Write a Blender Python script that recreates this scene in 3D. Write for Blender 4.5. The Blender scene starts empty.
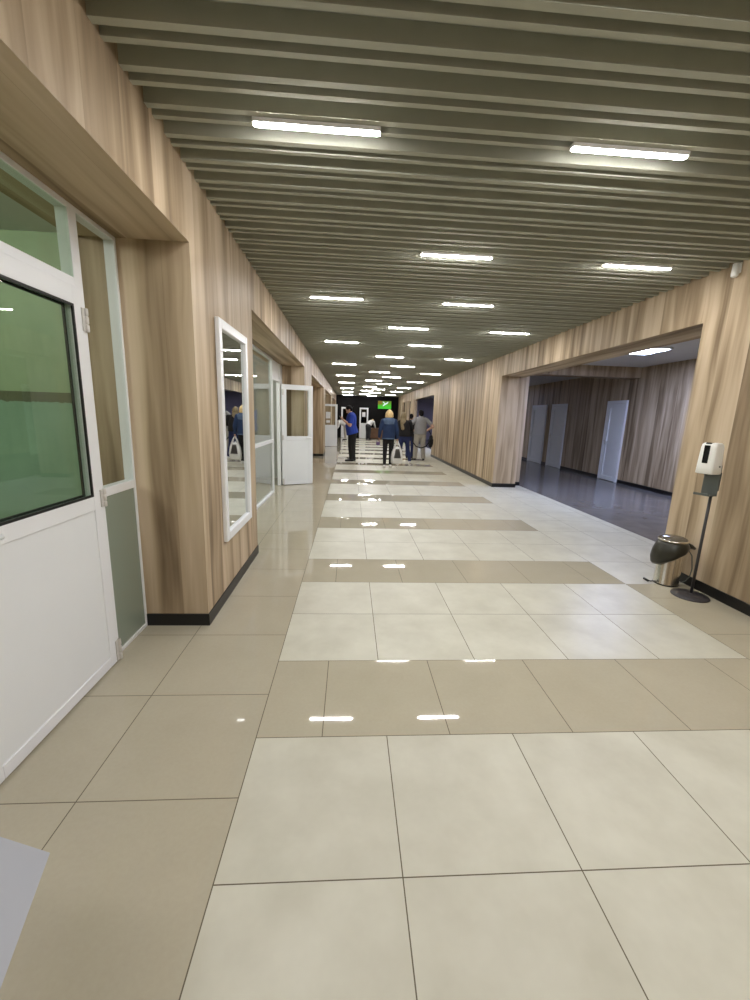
import bpy, bmesh, math, random
from mathutils import Vector, Matrix
random.seed(7)
SC = bpy.context.scene
COL = SC.collection
PI = math.pi

# ------------------------------------------------------------------ materials
class NB:
    """small node-building helper"""
    def __init__(s, nt): s.nt = nt
    def math(s, op, a, b=None, c=None):
        n = s.nt.nodes.new('ShaderNodeMath'); n.operation = op
        for i, v in enumerate((a, b, c)):
            if v is None: continue
            if isinstance(v, (int, float)): n.inputs[i].default_value = v
            else: s.nt.links.new(v, n.inputs[i])
        return n.outputs[0]
    def mix(s, f, a, b):
        n = s.nt.nodes.new('ShaderNodeMix'); n.data_type = 'RGBA'
        for sock, v in ((n.inputs[0], f), (n.inputs[6], a), (n.inputs[7], b)):
            if isinstance(v, (tuple, list)): sock.default_value = v
            elif isinstance(v, (int, float)): sock.default_value = v
            else: s.nt.links.new(v, sock)
        return n.outputs[2]
    def mixf(s, f, a, b):
        n = s.nt.nodes.new('ShaderNodeMix'); n.data_type = 'FLOAT'
        for sock, v in ((n.inputs[0], f), (n.inputs[2], a), (n.inputs[3], b)):
            if isinstance(v, (int, float)): sock.default_value = v
            else: s.nt.links.new(v, sock)
        return n.outputs[0]
    def pos(s):
        g = s.nt.nodes.new('ShaderNodeNewGeometry'); x = s.nt.nodes.new('ShaderNodeSeparateXYZ')
        s.nt.links.new(g.outputs['Position'], x.inputs[0]); return x.outputs
    def comb(s, x, y, z):
        n = s.nt.nodes.new('ShaderNodeCombineXYZ')
        for i, v in enumerate((x, y, z)):
            if isinstance(v, (int, float)): n.inputs[i].default_value = v
            else: s.nt.links.new(v, n.inputs[i])
        return n.outputs[0]
    def noise(s, vec, scale=1., detail=3., rough=.5, dist=0.):
        n = s.nt.nodes.new('ShaderNodeTexNoise'); s.nt.links.new(vec, n.inputs['Vector'])
        n.inputs['Scale'].default_value = scale; n.inputs['Detail'].default_value = detail
        n.inputs['Roughness'].default_value = rough; n.inputs['Distortion'].default_value = dist
        return n.outputs['Fac']
    def ramp(s, f, stops):
        r = s.nt.nodes.new('ShaderNodeValToRGB')
        e = r.color_ramp.elements
        while len(e) < len(stops): e.new(.5)
        for k, (p, c) in enumerate(stops):
            e[k].position = p; e[k].color = c
        s.nt.links.new(f, r.inputs['Fac']); return r.outputs['Color']

def new_mat(name):
    m = bpy.data.materials.new(name); m.use_nodes = True
    nt = m.node_tree; nt.nodes.clear()
    out = nt.nodes.new('ShaderNodeOutputMaterial')
    return m, nt, out

def lin(c):
    return tuple(((v/255)/12.92 if v/255 <= .04045 else ((v/255+.055)/1.055)**2.4) for v in c) + (1.0,)

def simple(name, rgb, rough=.5, metal=0., spec=.5, noise=0.0, nscale=8.0, coat=0.0):
    m, nt, out = new_mat(name)
    b = nt.nodes.new('ShaderNodeBsdfPrincipled')
    b.inputs['Roughness'].default_value = rough
    b.inputs['Metallic'].default_value = metal
    b.inputs['Specular IOR Level'].default_value = spec
    b.inputs['Coat Weight'].default_value = coat
    c = lin(rgb)
    if noise > 0:
        tc = nt.nodes.new('ShaderNodeTexCoord'); n = nt.nodes.new('ShaderNodeTexNoise')
        n.inputs['Scale'].default_value = nscale; n.inputs['Detail'].default_value = 4
        nt.links.new(tc.outputs['Object'], n.inputs['Vector'])
        r = nt.nodes.new('ShaderNodeValToRGB')
        r.color_ramp.elements[0].position = .3; r.color_ramp.elements[1].position = .7
        r.color_ramp.elements[0].color = tuple(v*(1-noise) for v in c[:3]) + (1,)
        r.color_ramp.elements[1].color = tuple(min(1, v*(1+noise)) for v in c[:3]) + (1,)
        nt.links.new(n.outputs['Fac'], r.inputs['Fac']); nt.links.new(r.outputs['Color'], b.inputs['Base Color'])
    else:
        b.inputs['Base Color'].default_value = c
    nt.links.new(b.outputs['BSDF'], out.inputs['Surface'])
    return m

def emis(name, rgb, strength):
    m, nt, out = new_mat(name)
    e = nt.nodes.new('ShaderNodeEmission'); e.inputs['Color'].default_value = tuple(rgb) + (1,)
    e.inputs['Strength'].default_value = strength
    nt.links.new(e.outputs[0], out.inputs['Surface'])
    return m

def glass(name, tint, rough=0.0, ior=1.5):
    m, nt, out = new_mat(name)
    t = nt.nodes.new('ShaderNodeBsdfTransparent'); t.inputs['Color'].default_value = tuple(tint) + (1,)
    g = nt.nodes.new('ShaderNodeBsdfGlossy'); g.inputs['Roughness'].default_value = rough
    lw = nt.nodes.new('ShaderNodeLayerWeight'); lw.inputs['Blend'].default_value = .5; k = NB(nt)
    fac = k.math('ADD', .04, k.math('MULTIPLY', .9, k.math('POWER', lw.outputs['Facing'], 5.0)))
    mx = nt.nodes.new('ShaderNodeMixShader')
    nt.links.new(fac, mx.inputs[0]); nt.links.new(t.outputs[0], mx.inputs[1]); nt.links.new(g.outputs[0], mx.inputs[2])
    nt.links.new(mx.outputs[0], out.inputs['Surface'])
    return m

def wood_mat(name, soffit=False, tones=((121, 104, 82), (159, 140, 114), (183, 164, 137), (202, 184, 158)), rough=.5, board=.26):
    m, nt, out = new_mat(name); k = NB(nt)
    P = k.pos()
    if soffit:
        u, v = P[0], P[1]
    else:
        u, v = k.math('ADD', P[0], P[1]), P[2]
    # each laminate board gets its own offset in the grain pattern
    bd = k.math('FLOOR', k.math('DIVIDE', u, board))
    wn = nt.nodes.new('ShaderNodeTexWhiteNoise'); wn.noise_dimensions = '1D'
    nt.links.new(bd, wn.inputs['W'])
    rnd = wn.outputs['Value']
    off = k.math('MULTIPLY', rnd, 37.0)
    wob = k.math('MULTIPLY', k.math('SUBTRACT', k.noise(k.comb(k.math('MULTIPLY', u, 2.2), k.math('MULTIPLY', v, .9), off), 1., 2.), .5), .10)
    uu = k.math('ADD', u, wob)
    n1 = k.noise(k.comb(k.math('MULTIPLY', uu, 5.5), k.math('MULTIPLY', v, .38), off), 1., 3., .55, .3)
    n2 = k.noise(k.comb(k.math('MULTIPLY', uu, 55.), k.math('MULTIPLY', v, 1.1), off), 1., 4., .6)
    f = k.math('ADD', k.math('MULTIPLY', n1, .91), k.math('MULTIPLY', n2, .09))
    f = k.math('ADD', f, k.math('MULTIPLY', k.math('SUBTRACT', rnd, .5), .10))
    c = k.ramp(f, [(.34, lin(tones[0])), (.45, lin(tones[1])), (.54, lin(tones[2])), (.68, lin(tones[3]))])
    # thin butt joint between boards
    fr = k.math('FRACT', k.math('DIVIDE', u, board))
    j = k.math('LESS_THAN', fr, .006)
    c = k.mix(k.math('MULTIPLY', j, .35), c, lin((90, 72, 54)))
    b = nt.nodes.new('ShaderNodeBsdfPrincipled')
    nt.links.new(c, b.inputs['Base Color'])
    b.inputs['Roughness'].default_value = rough; b.inputs['Specular IOR Level'].default_value = .10
    nt.links.new(b.outputs[0], out.inputs['Surface'])
    return m

def floor_mat():
    m, nt, out = new_mat('porcelain_tiles'); k = NB(nt)
    P = k.pos(); x, y = P[0], P[1]
    X0, Y0, T = -0.4004, 1.0417, 0.6
    gx = k.math('DIVIDE', k.math('SUBTRACT', x, X0), T)
    gy = k.math('DIVIDE', k.math('SUBTRACT', y, Y0), T)
    row = k.math('FLOOR', gy)
    centre = k.math('MULTIPLY', k.math('GREATER_THAN', x, X0), k.math('LESS_THAN', x, X0+5*T))
    left = k.math('LESS_THAN', x, X0)
    right = k.math('MULTIPLY', k.math('GREATER_THAN', x, X0+5*T), k.math('LESS_THAN', x, X0+8*T))
    hall = k.math('GREATER_THAN', x, 3.94)
    near = k.math('LESS_THAN', y, Y0+4*T)
    m3 = k.math('MODULO', k.math('ADD', row, 300.0), 3.0)
    isd = k.math('MULTIPLY', centre, k.math('COMPARE', m3, 1.0, .1))
    strip = k.math('ADD', left, k.math('MULTIPLY', right, near))
    dark = k.math('MINIMUM', k.math('ADD', isd, strip), 1.0)
    # joints: dark rows are laid half a tile across, strips half a tile along
    gx2 = k.math('ADD', gx, k.math('MULTIPLY', isd, .5))
    gy2 = k.math('ADD', gy, k.math('MULTIPLY', strip, .5))
    def edge(g):
        f = k.math('FRACT', k.math('ADD', g, 100.0))
        return k.math('MINIMUM', f, k.math('SUBTRACT', 1.0, f))
    ex, ey = edge(gx2), edge(gy2)
    ezone = k.math('MINIMUM', k.math('ABSOLUTE', gx), k.math('ABSOLUTE', k.math('SUBTRACT', gx, 5.0)))
    e = k.math('MINIMUM', k.math('MINIMUM', ex, ey), ezone)
    grout = k.math('LESS_THAN', e, .0034)
    cell = k.comb(k.math('FLOOR', gx2), k.math('FLOOR', gy2), 0.)
    wn = nt.nodes.new('ShaderNodeTexWhiteNoise'); wn.noise_dimensions = '3D'; nt.links.new(cell, wn.inputs['Vector'])
    rnd = wn.outputs['Value']
    cloud = k.noise(k.comb(k.math('ADD', x, k.math('MULTIPLY', rnd, 9.)), y, rnd), 3.2, 4., .6)
    fine = k.noise(k.comb(x, y, 0.), 60., 3., .6)
    lightc = k.ramp(cloud, [(.3, lin((181, 178, 161))), (.7, lin((198, 196, 180)))])
    darkc = k.ramp(k.math('ADD', k.math('MULTIPLY', cloud, .6), k.math('MULTIPLY', fine, .4)), [(.3, lin((168, 161, 141))), (.7, lin((176, 169, 149)))])
    hallc = k.ramp(cloud, [(.3, lin((98, 94, 91))), (.7, lin((112, 108, 105)))])
    c = k.mix(dark, lightc, darkc); c = k.mix(hall, c, hallc)
    c = k.mix(grout, c, lin((96, 88, 72)))
    r = k.mixf(dark, .36, .03); r = k.mixf(hall, r, .16)
    r = k.mixf(grout, r, .7)
    b = nt.nodes.new('ShaderNodeBsdfPrincipled')
    nt.links.new(c, b.inputs['Base Color']); nt.links.new(r, b.inputs['Roughness'])
    sp = k.mixf(dark, .12, .32); nt.links.new(sp, b.inputs['Specular IOR Level'])
    nt.links.new(b.outputs[0], out.inputs['Surface'])
    return m

def green_wall_mat():
    m, nt, out = new_mat('two_tone_green_paint'); k = NB(nt)
    P = k.pos(); x, z = P[0], P[2]
    rag = k.math('MULTIPLY', k.math('SUBTRACT', k.noise(k.comb(k.math('MULTIPLY', k.math('ADD', x, P[1]), 14.), 0., 0.), 1., 4., .6), .5), .07)
    zz = k.math('ADD', z, rag)
    up = k.math('GREATER_THAN', z, 1.565); mid = k.math('GREATER_THAN', zz, 1.485)
    n = k.noise(k.comb(x, P[1], z), 2.5, 4., .6)
    low = k.ramp(n, [(.3, lin((128, 154, 130))), (.7, lin((142, 168, 144)))])
    upc = k.ramp(n, [(.3, lin((138, 152, 118))), (.7, lin((154, 168, 134)))])
    c = k.mix(mid, low, lin((92, 92, 66))); c = k.mix(up, c, upc)
    b = nt.nodes.new('ShaderNodeBsdfPrincipled'); nt.links.new(c, b.inputs['Base Color']); b.inputs['Roughness'].default_value = .5
    nt.links.new(b.outputs[0], out.inputs['Surface']); return m

def screen_mat():
    m, nt, out = new_mat('television_picture'); k = NB(nt)
    tc = nt.nodes.new('ShaderNodeTexCoord'); s = nt.nodes.new('ShaderNodeSeparateXYZ'); nt.links.new(tc.outputs['Object'], s.inputs[0])
    x, z = s.outputs[0], s.outputs[2]           # metres from the picture's centre
    n = k.noise(k.comb(x, z, 0.), 9., 3., .6)
    c = k.ramp(k.math('ADD', k.math('MULTIPLY', z, -1.1), k.math('MULTIPLY', n, .9)), [(.25, (.12, .22, .03, 1)), (.45, (.09, .42, .03, 1)), (.7, (.06, .62, .05, 1))])
    # a brownish stand at upper left, a white slanting figure on the pitch
    br = k.math('MULTIPLY', k.math('LESS_THAN', x, -.16), k.math('GREATER_THAN', z, .02))
    c = k.mix(k.math('MULTIPLY', br, .7), c, (.25, .12, .03, 1))
    d = k.math('ABSOLUTE', k.math('SUBTRACT', k.math('SUBTRACT', z, .06), k.math('MULTIPLY', k.math('SUBTRACT', x, .06), .65)))
    w = k.math('MULTIPLY', k.math('LESS_THAN', d, .045), k.math('LESS_THAN', k.math('ABSOLUTE', k.math('SUBTRACT', x, .06)), .17))
    d2 = k.math('ABSOLUTE', k.math('ADD', k.math('SUBTRACT', z, .12), k.math('MULTIPLY', k.math('SUBTRACT', x, -.02), .8)))
    w2 = k.math('MULTIPLY', k.math('LESS_THAN', d2, .03), k.math('LESS_THAN', k.math('ABSOLUTE', k.math('ADD', x, .02)), .10))
    c = k.mix(k.math('MAXIMUM', w, w2), c, (.75, .9, .9, 1))
    e = nt.nodes.new('ShaderNodeEmission'); nt.links.new(c, e.inputs['Color']); e.inputs['Strength'].default_value = .9
    nt.links.new(e.outputs[0], out.inputs['Surface']); return m

M = {}
M['wood'] = wood_mat('wood_laminate')
M['soffit'] = wood_mat('wood_laminate_soffit', True)
M['floor'] = floor_mat()
M['slat'] = simple('ceiling_slat_paint', (168, 169, 154), .75, spec=.12, noise=.04)
M['void'] = simple('ceiling_void_paint', (150, 153, 140), .8, noise=.05)
M['black'] = simple('black_skirting', (16, 15, 15), .35)
M['blackwall'] = simple('black_wall_paint', (15, 14, 14), .75, spec=.15, noise=.08, nscale=2)
M['upvc'] = simple('white_upvc', (228, 230, 231), .32, noise=.015, nscale=3)
M['upvcdoor'] = simple('white_door_panel', (226, 229, 229), .4, noise=.02, nscale=2)
M['gasket'] = simple('black_rubber_gasket', (14, 15, 14), .5)
M['hinge'] = simple('hinge_metal', (205, 202, 196), .35, metal=.3)
M['glass_green'] = glass('green_tinted_glass', (.86, .92, .86))
M['glass_clear'] = glass('clear_glass', (.94, .96, .945))
M['glass_dark'] = glass('dark_glass', (.30, .34, .33))
M['frosted'] = simple('frosted_grey_green_panel', (138, 148, 134), .22, spec=.6)
M['green'] = green_wall_mat()
M['plaster'] = simple('grey_plaster', (146, 147, 134), .8, noise=.10, nscale=1.6)
M['greywall'] = simple('pale_grey_wall', (176, 178, 172), .8, noise=.03)
M['whiteceil'] = simple('white_ceiling_paint', (206, 206, 204), .85, noise=.02)
M['darkroom'] = simple('dark_room_paint', (70, 70, 68), .8)
M['tube'] = emis('lit_diffuser', (1.0, .975, .975), 176.0)
M['panel_light'] = emis('lit_cool_panel', (.50, .60, 1.0), 90.0)
M['panel_fill_dim'] = emis('lit_dim_fill_panel', (.62, .66, 1.0), 22.0)  # for the panel added out of sight in the side hall
M['room_fill_tube'] = emis('lit_fill_tube', (.97, 1.0, .93), 200.0)  # for the lamps added in the rooms behind the left glazing
M['lilac'] = simple('lilac_wall_paint', (140, 138, 156), .7)
M['housing'] = simple('lamp_housing_white', (225, 225, 222), .4)
m, nt, out = new_mat('mirror_silver'); g = nt.nodes.new('ShaderNodeBsdfGlossy'); g.inputs['Roughness'].default_value = .01
g.inputs['Color'].default_value = (.80, .83, .82, 1); nt.links.new(g.outputs[0], out.inputs['Surface']); M['mirror'] = m
M['screen'] = screen_mat()
M['tvblack'] = simple('television_plastic', (14, 14, 15), .3)
M['deskwood'] = simple('brown_desk_wood', (112, 80, 56), .45, noise=.15, nscale=6)
M['disp_white'] = simple('dispenser_white_plastic', (236, 236, 230), .3)
M['disp_black'] = simple('dispenser_black_window', (12, 12, 12), .12)
M['pole'] = simple('dark_grey_painted_steel', (62, 60, 62), .4, metal=.2)
M['bracket'] = simple('grey_bracket_steel', (88, 92, 88), .45, metal=.2)
M['chrome'] = simple('polished_steel', (226, 222, 212), .2, metal=1.0)
M['bag_black'] = simple('black_bin_bag', (40, 39, 30), .3, noise=.15, nscale=20)
M['lid'] = simple('dark_bin_lid', (92, 86, 76), .18)
M['paper'] = simple('white_paper', (232, 232, 232), .8)
M['standwhite'] = simple('white_stand_board', (148, 150, 154), .6, noise=.015)
M['signgreen'] = simple('green_sign_print', (70, 150, 60), .6)
M['skin'] = simple('skin', (196, 156, 134), .5, noise=.05)
M['blue'] = simple('blue_cotton', (30, 58, 150), .85, noise=.08)
M['denim'] = simple('blue_denim_jacket', (31, 50, 84), .9, noise=.12, nscale=12)
M['denim_light'] = simple('washed_denim', (76, 94, 120), .9, noise=.15, nscale=14)
M['jeans'] = simple('dark_blue_jeans', (34, 44, 84), .9, noise=.1)
M['blackcloth'] = simple('black_cloth', (18, 17, 19), .9, noise=.1)
M['greycloth'] = simple('grey_cotton', (134, 134, 134), .9, noise=.05)
M['khaki'] = simple('pale_grey_trousers', (160, 156, 146), .9, noise=.05)
M['whitecloth'] = simple('white_cotton', (208, 208, 206), .9, noise=.05)
M['darkgreycloth'] = simple('charcoal_cloth', (48, 49, 50), .9, noise=.08)
M['hair_black'] = simple('black_hair', (15, 12, 11), .8, spec=.15, noise=.2, nscale=40)
M['hair_blond'] = simple('blond_hair', (214, 186, 132), .5, noise=.18, nscale=30)
M['hair_brown'] = simple('light_brown_hair', (122, 108, 78), .5, noise=.18, nscale=30)
M['shoe_black'] = simple('black_shoe', (16, 16, 17), .5)
M['shoe_white'] = simple('white_trainer', (222, 222, 220), .5)
M['eye'] = simple('eye_dark', (30, 24, 22), .2)
M['plasticbag'] = simple('white_plastic_bag', (226, 226, 224), .4, noise=.03)
M['bagprint'] = simple('grey_bag_print', (92, 88, 84), .6, noise=.15, nscale=18)
M['phone'] = simple('phone_black', (16, 16, 18), .2)

# ------------------------------------------------------------------ mesh helpers
class MB:
    def __init__(s): s.bm = bmesh.new()
    def box(s, a, b, mi=0):
        x0, y0, z0 = a; x1, y1, z1 = b
        vs = [s.bm.verts.new(p) for p in ((x0,y0,z0),(x1,y0,z0),(x1,y1,z0),(x0,y1,z0),(x0,y0,z1),(x1,y0,z1),(x1,y1,z1),(x0,y1,z1))]
        for f in ((0,3,2,1),(4,5,6,7),(0,1,5,4),(1,2,6,5),(2,3,7,6),(3,0,4,7)):
            s.bm.faces.new([vs[i] for i in f]).material_index = mi
        return s
    def quad(s, pts, mi=0):
        s.bm.faces.new([s.bm.verts.new(p) for p in pts]).material_index = mi; return s
    def tube(s, pts, r, seg=12, caps=True):
        pts = [Vector(p) for p in pts]; rr = r if isinstance(r, (list, tuple)) else [r]*len(pts)
        rings = []; nrm = None
        for i, p in enumerate(pts):
            t = (pts[min(i+1, len(pts)-1)] - pts[max(i-1, 0)]).normalized()
            if nrm is None:
                nrm = t.orthogonal().normalized()
            else:
                nrm = (nrm - t*nrm.dot(t)).normalized()
            b = t.cross(nrm)
            rings.append([s.bm.verts.new(p + (nrm*math.cos(2*PI*q/seg) + b*math.sin(2*PI*q/seg))*rr[i]) for q in range(seg)])
        for a, b in zip(rings, rings[1:]):
            for q in range(seg):
                f = s.bm.faces.new((a[q], a[(q+1) % seg], b[(q+1) % seg], b[q])); f.smooth = True
        if caps:
            s.bm.faces.new(rings[0][::-1]); s.bm.faces.new(rings[-1])
        return s
    def lathe(s, prof, c=(0,0), seg=32, sx=1., sy=1., fn=None):
        rings = []
        for r, z in prof:
            ring = []
            for q in range(seg):
                a = 2*PI*q/seg
                p = Vector((c[0] + r*sx*math.cos(a), c[1] + r*sy*math.sin(a), z))
                if fn: p = fn(p, a)
                ring.append(s.bm.verts.new(p))
            rings.append(ring)
        for a, b in zip(rings, rings[1:]):
            for q in range(seg):
                f = s.bm.faces.new((a[q], a[(q+1) % seg], b[(q+1) % seg], b[q])); f.smooth = True
        if prof[0][0] > 1e-5: s.bm.faces.new(rings[0][::-1])
        if prof[-1][0] > 1e-5: s.bm.faces.new(rings[-1])
        return s
    def capsule(s, p0, r0, p1, r1, seg=14, flat0=False, flat1=False, sq=None):
        """tapered limb; sq = (axis vector, factor) flattens the section"""
        p0, p1 = Vector(p0), Vector(p1); d = p1 - p0; L = d.length; t = d.normalized()
        n = t.orthogonal().normalized(); b = t.cross(n)
        prof = []
        if flat0: prof.append((p0, r0))
        else:
            for k in range(5):
                a = PI/2*(1 - k/4.); prof.append((p0 - t*r0*math.sin(a), max(r0*math.cos(a), .0008)))
        if flat1: prof.append((p1, r1))
        else:
            for k in range(5):
                a = PI/2*k/4.; prof.append((p1 + t*r1*math.sin(a), max(r1*math.cos(a), .0008)))
        rings = []
        for c, r in prof:
            ring = []
            for q in range(seg):
                o = (n*math.cos(2*PI*q/seg) + b*math.sin(2*PI*q/seg))*r
                if sq:
                    ax = Vector(sq[0]); o = o - ax*o.dot(ax)*(1 - sq[1])
                ring.append(s.bm.verts.new(c + o))
            rings.append(ring)
        for a, c in zip(rings, rings[1:]):
            for q in range(seg): s.bm.faces.new((a[q], a[(q+1) % seg], c[(q+1) % seg], c[q]))
        s.bm.faces.new(rings[0][::-1]); s.bm.faces.new(rings[-1])
        return s
    def ell(s, c, r, rot=None, seg=18):
        c = Vector(c); rings = []
        for i in range(1, 10):
            a = PI*i/10
            ring = []
            for q in range(seg):
                p = Vector((r[0]*math.sin(a)*math.cos(2*PI*q/seg), r[1]*math.sin(a)*math.sin(2*PI*q/seg), -r[2]*math.cos(a)))
                if rot is not None: p = rot @ p
                ring.append(s.bm.verts.new(c + p))
            rings.append(ring)
        bo = Vector((0,0,-r[2])); to = Vector((0,0,r[2]))
        if rot is not None: bo, to = rot @ bo, rot @ to
        vb, vt = s.bm.verts.new(c + bo), s.bm.verts.new(c + to)
        for a, b in zip(rings, rings[1:]):
            for q in range(seg): s.bm.faces.new((a[q], a[(q+1) % seg], b[(q+1) % seg], b[q]))
        for q in range(seg):
            s.bm.faces.new((vb, rings[0][(q+1) % seg], rings[0][q])); s.bm.faces.new((vt, rings[-1][q], rings[-1][(q+1) % seg]))
        return s
    def build(s, name, mats, parent=None, bevel=0., loc=None, smooth=None):
        me = bpy.data.meshes.new(name)
        bmesh.ops.recalc_face_normals(s.bm, faces=s.bm.faces[:])
        s.bm.to_mesh(me); s.bm.free()
        if not isinstance(mats, (list, tuple)): mats = [mats]
        for mm in mats: me.materials.append(mm)
        if smooth:
            for p in me.polygons: p.use_smooth = True
        o = bpy.data.objects.new(name, me); COL.objects.link(o)
        if parent is not None: o.parent = parent
        if loc is not None: o.location = loc
        if bevel > 0:
            md = o.modifiers.new('edge', 'BEVEL'); md.width = bevel; md.segments = 2; md.limit_method = 'ANGLE'
        return o

def tag(o, label=None, cat=None, group=None, kind=None):
    if label: o['label'] = label
    if cat: o['category'] = cat
    if group: o['group'] = group
    if kind: o['kind'] = kind
    return o

def empty(name, loc=(0,0,0), rz=0., label=None, cat=None, group=None, kind=None):
    o = bpy.data.objects.new(name, None); COL.objects.link(o); o.empty_display_size = .1
    o.location = loc; o.rotation_euler = (0, 0, rz)
    return tag(o, label, cat, group, kind)

def copy_tree(o, parent=None):
    c = o.copy(); COL.objects.link(c)
    if parent is not None: c.parent = parent
    for ch in [q for q in bpy.data.objects if q.parent == o]: copy_tree(ch, c)
    return c

def struct(name, mb, mats, label, cat, **kw):
    return tag(mb.build(name, mats, **kw), label, cat, kind='structure')

# ------------------------------------------------------------------ dimensions
XL, XR = -0.95, 3.20          # corridor wall faces
ZC, ZL = 2.80, 2.41           # slat underside, lintel underside
YB = 28.0                     # black end wall
YN = -3.6                     # unseen wall added behind the photographer to bounce light

# ------------------------------------------------------------------ the setting
mb = MB(); mb.quad([(-4.6, YN, 0), (6.9, YN, 0), (6.9, 29.5, 0), (-4.6, 29.5, 0)])
struct('floor', mb, M['floor'], 'cream and taupe polished tile floor of the corridor with grey tiles in the side hall', 'floor')

def soffit_fix(o):
    for p in o.data.polygons:
        if p.normal.z < -.9 and p.center.z > 1.0: p.material_index = 1

# left wall: four piers and the band over the recesses
PIERS = [(2.675, 4.205), (8.76, 10.33), (14.85, 15.95), (20.7, 22.0), (26.6, YB)]
mb = MB()
mb.box((-1.62, YN, ZL), (XL, YB, 2.97))
for y0, y1 in PIERS: mb.box((-1.42 if 8 < y0 < 9 else -1.62, y0, 0), (XL, y1, ZL))
o = struct('wall_left', mb, [M['wood'], M['soffit']], 'wood laminate left wall of piers with recessed glazed bays', 'wall'); soffit_fix(o)
mb = MB()
for y0, y1 in PIERS: mb.box((-1.36 if y0 < 9 else -1.60, y0-.008, 0), (XL+.008, y1+.008, .085))
struct('baseboard_left', mb, M['black'], 'black skirting around the feet of the left wall piers', 'skirting')

# right wall with the wide opening
mb = MB()
mb.box((XR, YN, 0), (4.05, 3.80, 2.97)); mb.box((XR, 3.80, 2.39), (3.72, 8.87, 2.97))
RP = [(8.87, 16.0), (20.75, 22.3), (23.4, 24.6), (25.8, YB)]
for y0, y1 in RP: mb.box((XR, y0, 0), (3.72 if y0 < 10 else 3.32, y1, 2.97))
for (a, b) in zip(RP, RP[1:]): mb.box((XR, a[1], 2.36), (3.32, b[0], 2.97))
mb.box((3.72, 9.15, 0), (3.93, 16.0, 2.8))
o = struct('wall_right', mb, [M['wood'], M['soffit']], 'wood laminate right wall with the wide opening to the side hall', 'wall'); soffit_fix(o)
mb = MB()
mb.box((XR-.009, YN, 0), (XR+.3, 3.808, .09))
for y0, y1 in RP: mb.box((XR-.009, y0-.008, 0), (3.728 if y0 < 10 else 3.328, y1+.008, .085))
mb.box((3.7, 9.142, 0), (3.938, 15.9, .085))
struct('baseboard_right', mb, M['black'], 'black skirting along the foot of the right wall', 'skirting')

# slatted ceiling: backing and slats in pairs, 0.2 m apart
mb = MB(); mb.box((XL-.02, YN, 2.875), (XR+.02, YB, 2.95), 1)
k = -22
SP = .2035
while 1.81 + SP*k < YB - .1:
    y = 1.802 + SP*k
    mb.box((XL, y, ZC), (XR, y+.033, 2.875), 0); mb.box((XL, y+.077, ZC), (XR, y+.104, 2.875), 0)
    k += 1
struct('ceiling', mb, [M['slat'], M['void']], 'grey slatted ceiling with narrow slats running across the corridor', 'ceiling')

# end walls
mb = MB(); mb.box((-4.6, YB, 0), (4.1, YB+.15, 2.97))
struct('wall_back', mb, M['blackwall'], 'black end wall of the corridor behind the television', 'wall')
mb = MB(); mb.box((-4.6, YN-.12, 0), (6.95, YN, 2.97))
struct('wall_front_bounce', mb, M['wood'], 'unseen wood laminate wall added behind the photographer to bounce light', 'wall')  # closes the corridor out of view, added for bounce light

# side hall
mb = MB(); mb.box((6.85, 2.6, 0), (7.0, 28.9, 2.9)); mb.box((4.05, 2.5, 0), (6.85, 2.62, 2.9))
struct('wall_side', mb, M['wood'], 'wood laminate back wall of the dim side hall', 'wall')
mb = MB(); mb.box((3.725, 3.805, 2.80), (4.05, 9.14, 2.9)); mb.box((3.935, 9.14, 2.80), (4.05, 28.9, 2.9)); mb.box((4.05, 2.5, 2.80), (6.9, 28.9, 2.9)); mb.box((3.325, 16.0, 2.80), (3.935, 28.9, 2.9))
struct('ceiling_side', mb, M['whiteceil'], 'plain white ceiling of the dim side hall', 'ceiling')
mb = MB(); mb.box((3.935, 9.68, 2.555), (6.85, 10.05, 2.799))
o = struct('trim_beam', mb, [M['wood'], M['wood']], 'wood clad beam crossing the side hall under its ceiling', 'beam')
mb = MB()
for y0, y1 in ((2.62, 9.97), (10.77, 12.87), (13.80, 14.22), (15.32, 28.7)): mb.box((6.835, y0, 0), (6.85, y1, .09))
struct('baseboard_side', mb, M['black'], 'black skirting along the back wall of the side hall', 'skirting')

mb = MB(); mb.box((3.3, 28.75, 0), (6.85, 28.9, 2.9))
struct('wall_side_end', mb, M['lilac'], 'lilac painted wall closing the far end of the side hall', 'wall')

# rooms behind the left glazing
mb = MB()
mb.box((-4.6, 3.60, 0), (-2.12, 3.72, 2.9), 0); mb.box((-4.6, YN, 0), (-4.5, 3.6, 2.9), 0)
mb.box((-2.12, 3.55, 0), (-1.62, 3.72, 2.9), 1)
struct('wall_vestibule', mb, [M['green'], M['plaster']], 'green painted wall of the room behind the near left door', 'wall')
mb = MB(); mb.box((-4.6, YN, 2.75), (-1.62, 8.9, 2.9)); mb.box((-4.6, 8.9, 2.75), (-1.62, YB, 2.9))
struct('ceiling_vestibule', mb, M['whiteceil'], 'white ceiling of the rooms behind the left glazing', 'ceiling')
mb = MB()
mb.box((-4.6, 3.73, 0), (-4.5, 9.6, 2.75)); mb.box((-4.5, 9.5, 0), (-1.63, 9.6, 2.75)); mb.box((-1.63, 9.5, 0), (-1.425, 9.6, ZL-.01))
struct('wall_office', mb, M['greywall'], 'pale grey walls of the office behind the second left glazing', 'wall')
mb = MB()
mb.box((-1.62, 10.33, 0), (-1.50, 14.85, ZL)); mb.box((-1.62, 15.95, 0), (-1.50, 18.7, ZL)); mb.box((-1.62, 22.0, 0), (-1.5, 26.6, ZL)); mb.box((-1.62, 18.7, 2.06), (-1.50, 20.7, ZL)); 
mb.box((-1.62, 19.6, 0), (-1.50, 20.7, 2.06))
struct('wall_recess', mb, M['wood'], 'wood laminate backs of the far left recesses', 'wall')

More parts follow.
